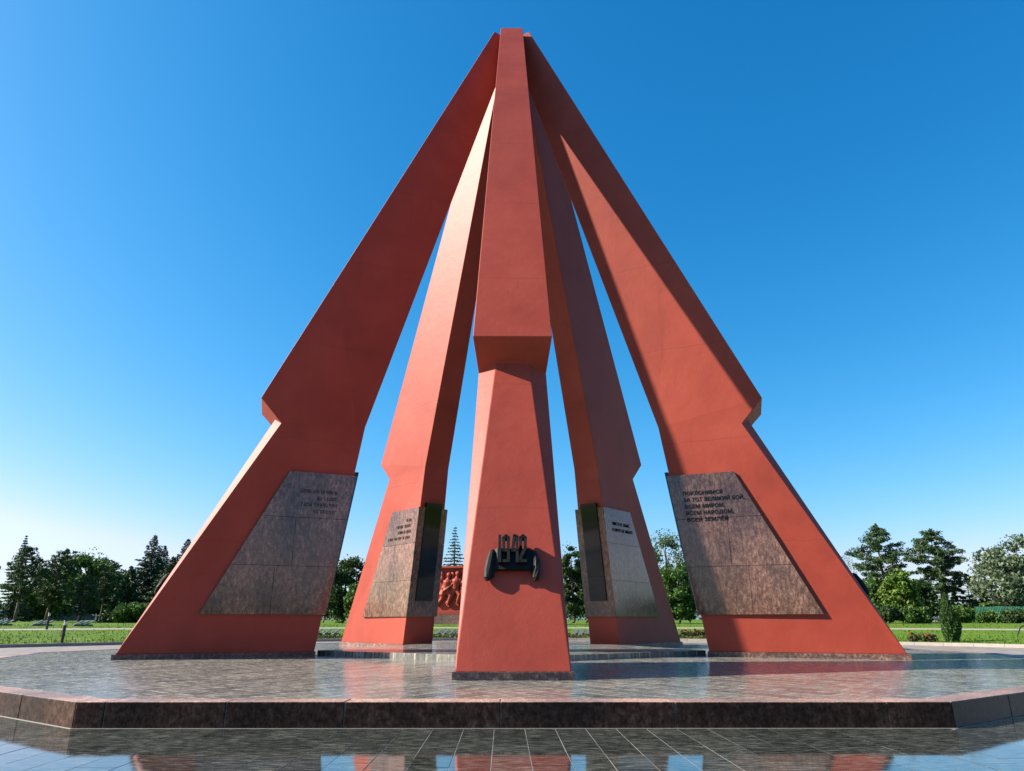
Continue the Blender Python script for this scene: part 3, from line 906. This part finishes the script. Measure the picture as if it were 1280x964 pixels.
B(34, 735, 112, 46, 'leaf_mid', label='low leafy tree behind the bare-trunked dark pine', trunk=.05)
B(142, 716, 104, 44, 'leaf_bright', label='bright green leafy tree at the edge of the spruce group', trunk=.06)
B(120, 700, 116, 60, 'leaf_dark', label='dark leafy tree behind the slim dark pine', trunk=.05, nclump=60)
B(48, 704, 118, 60, 'leaf_dark', label='dark leafy tree behind the leaning pine and its neighbours', trunk=.05, nclump=60)
S(153, 706, 92, 60, label='short wide spruce at the open end of the spruce group', mat=M['needle'])
S(177, 666, 96, 96, label='tall spruce with a slender spire, fullest of the spruce group')
S(192, 680, 100, 80, label='spruce with a short thin tip between two taller spires', thin=.2)
S(205, 694, 90, 84, label='dense lower spruce in front of the spruce group', mat=M['needle'])
S(221, 671, 96, 92, label='pointed spruce beside the slanting edge of the shaded pylon')
S(241, 659, 98, 92, label='spruce with ragged leaning tip half hidden by the shaded pylon', thin=.35)
g, h, w = span(163, 753, 84, 44)
shrub(g, h, w, M['leaf_mid'], 'drooping leafy bush at the foot of the spruce group', name='bush', cat='bush', n=2600, leaf=.18)
# --- seen between the pylons
B(428, 695, 88, 62, 'leaf_dark', label='dark dense leafy tree behind the gap beside the shaded inscribed pylon', nclump=70, trunk=.06, per=170)
B(446, 728, 80, 34, 'leaf_mid', label='lower green tree in front of the dark dense leafy tree', trunk=.05)
B(404, 722, 92, 40, 'leaf_dark', label='dark leafy tree partly behind the shaded inscribed pylon', trunk=.08)
S(566, 656, 100, 66, label='bare-looking open spruce rising behind the red relief stele', thin=.75)
B(716, 678, 86, 42, 'leaf_dark', label='dense tree clad in grey-green leaves right of the 1942 pylon', trunk=.03, nclump=64, per=190, leaf=.2)
B(733, 700, 90, 30, 'leaf_mid', label='narrow leafy tree half hidden by the wholly shaded pylon', trunk=.05)
B(838, 662, 92, 56, 'leaf_silver', label='tall airy tree with thin open crown between two pylons', trunk=.35, airy=.8, nclump=26, per=110)
B(849, 704, 80, 60, 'leaf_mid', label='dense tree in front of the airy open-crowned tree', trunk=.03, nclump=64, per=180)
B(826, 728, 84, 30, 'leaf_dark', label='low dark tree at the foot of the airy tree', trunk=.04)
# --- right of the monument
B(1066, 694, 120, 26, 'leaf_silver', label='small distant bare-twigged tree above the black ribbon of a pylon', airy=1.0, nclump=8, per=16, trunk=.5, leaf=.12)
P(1113, 655, 94, 72, label='tall pine with two-tiered crown beside the slanting red pylon', clear=.20, dens=1.3)
P(1184, 661, 92, 86, label='tall pine with long pale bare trunk behind the column shrub', clear=.34, dens=1.4)
P(1218, 720, 96, 84, label='low dark spreading pine beside the green fence', clear=.12, top=.5, dens=1.3)
B(1095, 722, 84, 44, 'leaf_mid', label='leafy tree at the foot of the two-tiered pine', trunk=.05)
B(1132, 710, 82, 44, 'leaf_bright', label='bright green rounded tree between the two tall pines', trunk=.05, nclump=54)
B(1153, 724, 88, 48, 'leaf_dark', label='low dark tree between the bright rounded tree and the bare-trunked pine', trunk=.05)
B(1262, 682, 88, 74, 'leaf_silver', label='large silvery loose-leaved tree behind the green fence', trunk=.12, airy=.45, nclump=50, per=140, skew=.3)
B(1290, 668, 96, 60, 'leaf_silver', label='taller silvery tree behind the large silvery one', trunk=.2, airy=.7, nclump=34)
for px, y, d, w, mt, lb in ((1112, 757, 78, 34, 'leaf_dark', 'dark hedge bush beside the foot of the slanting red pylon'),
                            (1146, 757, 78, 34, 'leaf_mid', 'rounded green bush under the bright rounded tree'),
                            (1203, 757, 82, 30, 'leaf_mid', 'clipped light green bush behind the column shrub'),
                            (1236, 764, 80, 24, 'leaf_mid', 'small bush in front of the end of the green fence'),
                            (1270, 762, 80, 30, 'leaf_dark', 'dark bush in front of the green fence below the silvery tree'),
                            (1250, 748, 108, 60, 'leaf_bright', 'bright leafy bush behind the green fence')):
    g, h, w = span(px, y, d, w); shrub(g, h, w, M[mt], lb, name='bush', cat='bush', n=2400, leaf=.17)
g = ground_at(1187, 51.0); h = at(1183, 742, 51.0).z - g.z
shrub(g, h, 0.98, M['thuja'], 'dark green column-shaped shrub standing alone on the lawn', name='column_shrub', n=7000, col=True, leaf=.075)
# flowering ground near the kerb
for i, px in enumerate((1140, 1158, 868, 882, 856)):
    g = ground_at(px, 56.5 if px < 1000 else 50)
    shrub(g, .55, .8, M['cover'], 'small rose bush with red blossoms near the kerb between the shaded and the half-lit pylon' if px < 1000 else 'small rose bush with red blossoms on the lawn beside the column shrub', name='rose_bush', cat='rose bush', n=500, leaf=.07, flowers=2,
          group='rose bushes between the pylons' if px < 1000 else 'rose bushes on the open lawn')
def cover_bed():
    n = 9000
    a = RNG.uniform(radians(52), radians(122), n); r = 31 + 3.6 * RNG.random(n)
    x, y = r * np.cos(a), r * np.sin(a); z = np.array([terrain(q) for q in r]) + RNG.uniform(0, .22, n) * (0.5 + 0.5 * np.sin(a * 60) ** 2)
    L = Leaves(); L.add(np.stack([x, y, z], 1), .11 * RNG.uniform(.6, 1.4, n))
    tag(L.obj('ground_cover', M['cover']), 'low brownish green ground cover in the bed behind the kerb', 'ground cover', kind='stuff')
cover_bed()
def belt():
    """far wood that closes the view between the trees"""
    L = Leaves()
    for a in np.arange(radians(20), radians(160), radians(.55)):
        r = random.uniform(118, 150); h = random.uniform(2.6, 4.6)
        c = np.array([r * cos(a), r * sin(a), terrain(r) + h * .5])
        n = 130
        L.add(c + sph(n) * RNG.random((n, 1)) ** .4 * np.array([1.6, 1.2, h * .55]), .40 * RNG.uniform(.6, 1.3, n))
    tag(L.obj('far_wood', M['leaf_dark']), 'far low wood closing the view beyond the lawns', 'wood', kind='stuff')
belt()

# ------------------------------------------------------------------ red relief stele
def capsule_chain(mb, pts, rad): mb.tube(pts, rad, 8)
def figure_mesh(seed, lean, flip, rifle):
    """a striding soldier carved in high relief; local x across the panel, y out of the panel (negative), z up; about 3.4 high"""
    rnd = random.Random(seed); mb = MB(); f = -1 if flip else 1
    V = lambda x, y, z: Vector((f * (x + lean * z * .12), y, z))
    hip = V(0, -.18, 1.75); chest = V(.10, -.22, 2.45); neck = V(.14, -.22, 2.78); head = V(.17, -.26, 3.02)
    mb.tube([hip - Vector((0, 0, .12)), hip, chest, neck, head - Vector((0, 0, .1))], [.30, .36, .46, .16, .14], 10)
    mb.tube([head - Vector((0, 0, .20)), head, head + Vector((0, 0, .12)), head + Vector((0, 0, .27))], [.16, .23, .27, .05], 10)      # helmet
    mb.tube([head + Vector((f * .0, -.20, -.02)), head + Vector((f * .05, -.30, -.05))], [.08, .04], 6)                                 # face
    k1 = V(.52, -.34, 1.25); a1 = V(.22, -.22, .50); t1 = V(.50, -.30, .38)
    mb.tube([hip + Vector((f * .1, 0, -.05)), k1, a1, t1], [.29, .22, .14, .11], 9)                                                     # bent front leg
    k2 = V(-.42, -.12, 1.05); a2 = V(-.85, -.12, .52); t2 = V(-.66, -.15, .37)
    mb.tube([hip - Vector((f * .1, 0, .05)), k2, a2, t2], [.28, .20, .14, .10], 9)
    e1 = V(-.36, -.34, 1.95); w1 = V(.12, -.50, 1.78)
    mb.tube([chest + Vector((-f * .30, -.05, .12)), e1, w1], [.19, .15, .10], 8)
    e2 = V(.62, -.36, 2.05); w2 = V(.60, -.52, 2.30) if rifle else V(.86, -.35, 2.75)
    mb.tube([chest + Vector((f * .32, -.05, .12)), e2, w2], [.19, .15, .10], 8)
    if rifle:
        mb.tube([V(-.30, -.54, 1.62), V(.15, -.56, 1.86), V(.95, -.50, 2.52)], [.12, .08, .05], 6)
    mb.tube([V(-.25, -.05, 1.9), V(-.40, -.06, 1.3)], [.30, .42], 8)                                                                    # coat skirt
    return mb.me('carved_figure', M['paint'], True)
g = ground_at(594, 75.0)
stele = empty('relief_stele', (g.x, g.y, g.z - .05), radians(-13))
tag(stele, 'red relief stele of marching soldiers behind the 1942 pylon', 'stele')
SW, Z0, Z1 = 8.2, 1.02, 5.75
mb = MB(); mb.box(-SW / 2, SW / 2, 0, .75, Z0, Z1); bevel(mb.obj('panel', M['paint'], stele), .03)
for nm, z0, z1 in (('cornice', Z1 - .20, Z1 + .04), ('ledge', Z0 - .02, Z0 + .36)):
    mb = MB(); mb.box(-SW / 2 - .05, SW / 2 + .05, -.42, .02, z0, z1)
    bevel(mb.obj(nm, M['paint'], stele), .03)
nb = 9; bw = (SW + .5) / nb
for i in range(nb):
    for j in range(2):
        mb = MB(); mb.box(-SW / 2 - .25 + i * bw + .008, -SW / 2 - .25 + (i + 1) * bw - .008, -.6, .9, .02 + j * .5, .50 + j * .5)
        mb.obj('base_block', M['plinth'], stele)
for i, (x, ln, fl, rf) in enumerate(((-3.2, .5, False, True), (-2.2, .35, False, False), (-1.2, .5, False, True), (-.2, .6, False, False), (.8, .4, False, True), (1.8, .4, False, False), (2.7, .5, False, True), (3.4, .3, True, False))):
    o = link('carved_figure', figure_mesh(i, ln, fl, rf), stele, (x, .03, Z0 + .28 + (.12 if i % 2 else 0)))
    o.scale = (1.08, 1.0, 1.18)
    rm = o.modifiers.new('remesh', 'REMESH'); rm.mode = 'VOXEL'; rm.voxel_size = .06; rm.use_smooth_shade = True
for i, x in enumerate((-3.6, -2.4, -1.1, .25, 1.5, 2.7)):       # heads of the rear rank
    mb = MB(); mb.tube([(0, -.05, -.7), (0, -.06, -.3), (0, -.08, 0), (0, -.08, .14), (0, -.08, .30)], [.34, .16, .22, .25, .05], 10)
    link('carved_head', mb.me('carved_head', M['paint'], True), stele, (x, .0, Z0 + 3.95))

# ------------------------------------------------------------------ grave slabs, posts, fences, far buildings
def grave(px, dist, lb, grp, yaw):
    g = ground_at(px, dist); o = empty('grave_slab', (g.x, g.y, g.z), yaw); o.scale = (.72, .72, .80); tag(o, lb, 'grave slab', grp)
    mb = MB(); mb.box(-.27, .27, -.55, .55, -.035, .035, Matrix.Translation((0, 0, .26)) @ Matrix.Rotation(radians(24), 4, 'X'))
    bevel(mb.obj('slab', M['stone'], o), .01)
    mb = MB(); mb.box(-.20, .20, -.40, .40, -.05, .16)
    mb.obj('base', M['stone'], o)
i = 0
for px in (398, 409, 420, 548, 556, 564, 572, 719, 727, 735):
    where = 'beside the dark dense leafy tree' if px < 430 else ('before the red relief stele' if px < 600 else 'between the 1942 pylon and the shaded pylon')
    grave(px, 60.0, 'sloping grey grave slab in the bed ' + where, 'grave slabs ' + where, radians(-34))
for px in (-4, 3, 10, 46, 53, 60, 97, 104, 111):
    where = 'near the post lamp' if 30 < px < 80 else ('below the leaning pine group' if px < 30 else 'below the round-topped tree')
    grave(px, 68.0, 'sloping grey grave slab across the lawn ' + where, 'grave slabs across the lawn ' + where, radians(-34))
def post(px, dist, h, lb):
    g = ground_at(px, dist); o = empty('post_lamp', g); tag(o, lb, 'post lamp')
    mb = MB(); mb.tube([(0, 0, -.1), (0, 0, h * .80)], [.085, .085], 10); mb.obj('post', M['post'], o, False)
    mb = MB(); mb.tube([(0, 0, h * .80), (0, 0, h * .97)], [.075, .075], 10); mb.obj('lamp_glass', M['white'], o)
    mb = MB(); mb.tube([(0, 0, h * .965), (0, 0, h)], [.10, .08], 10); mb.obj('cap', M['post'], o)
post(82, 48.5, 1.22, 'black post lamp with pale head on the lawn near the kerb')
post(60, 63, 1.15, 'black post lamp beyond the pale path on the lawn')
def fence(px0, px1, dist, h, mat, lb, n, step):
    a, b = ground_at(px0, dist), ground_at(px1, dist); d = b - a; L_ = d.length
    o = empty('fence', a, atan2(d.y, d.x)); tag(o, lb, 'fence')
    pw = L_ / n
    me = None
    mb = MB()
    # corrugated sheet panel
    m_ = 24; vv = []
    for q in range(m_ + 1):
        x = pw * .98 * q / m_; y = .025 * (1 if (q // 2) % 2 else -1)
        vv += [(x, y - .004, .05), (x, y - .004, h), (x, y + .004, .05), (x, y + .004, h)]
    ff = []
    for q in range(m_):
        c = 4 * q
        ff += [(c, c + 4, c + 5, c + 1), (c + 2, c + 3, c + 7, c + 6), (c + 1, c + 5, c + 7, c + 3), (c, c + 2, c + 6, c + 4)]
    mb.add(vv, ff); pm = mb.me('fence_panel', mat)
    pb = MB(); pb.box(-.04, .04, -.04, .04, -.1, h + .08); po = pb.me('fence_post', M['post'])
    for q in range(n):
        link('fence_panel', pm, o, (q * pw, 0, random.uniform(-.03, .03))); link('fence_post', po, o, (q * pw - .01, .06, 0))
fence(-12, 118, 116, 1.25, M['fence_grey'], 'long low pale grey fence under the pines by the lawn', 9, 3)
fence(1222, 1296, 86, 1.5, M['fence_green'], 'green sheet fence below the silvery tree', 6, 2)
fence(1150, 1184, 100, 1.5, M['fence_grey'], 'short pale grey fence behind the column shrub', 3, 2)
def house(px, dist, w, d, h, lb, flat=True):
    g = ground_at(px, dist); o = empty('building', g); tag(o, lb, 'building')
    mb = MB(); mb.box(-w / 2, w / 2, 0, d, -.2, h); mb.obj('wall', M['white'], o)
    mb = MB(); mb.box(-w / 2 - .4, w / 2 + .4, -.5, d + .4, h + .003, h + .35)
    mb.obj('roof', M['white'] if flat else M['roof'], o)
    for x in np.linspace(-w / 2 + 1.2, w / 2 - 1.2, max(2, int(w / 3))):
        f = MB(); f.box(x - .55, x + .55, -.05, .03, h * .35, h * .82); fo_ = f.obj('window', M['concrete'], o)
        f = MB(); f.box(x - .48, x + .48, -.065, -.04, h * .38, h * .79); f.obj('pane', M['glass'], fo_)
house(1098, 128, 9, 6, 2.9, 'low white flat-roofed building behind the two-tiered pine')
house(138, 128, 6, 5, 2.4, 'small pale shed glimpsed left of the spruce group', False)
# bent rail at the lawn's edge
g = ground_at(1284, 52)
mb = MB(); mb.tube([(-.75, 0, -.05), (-.70, 0, .35), (-.45, 0, .72), (-.05, 0, .90), (.45, 0, .95), (.9, 0, .80), (1.1, 0, .4), (1.15, 0, -.05)], [.035] * 8, 8)
o = mb.obj('garden_arch', M['post'], None, True); o.location = g
tag(o, 'thin black bent hoop rail on the lawn below the silvery tree', 'hoop')
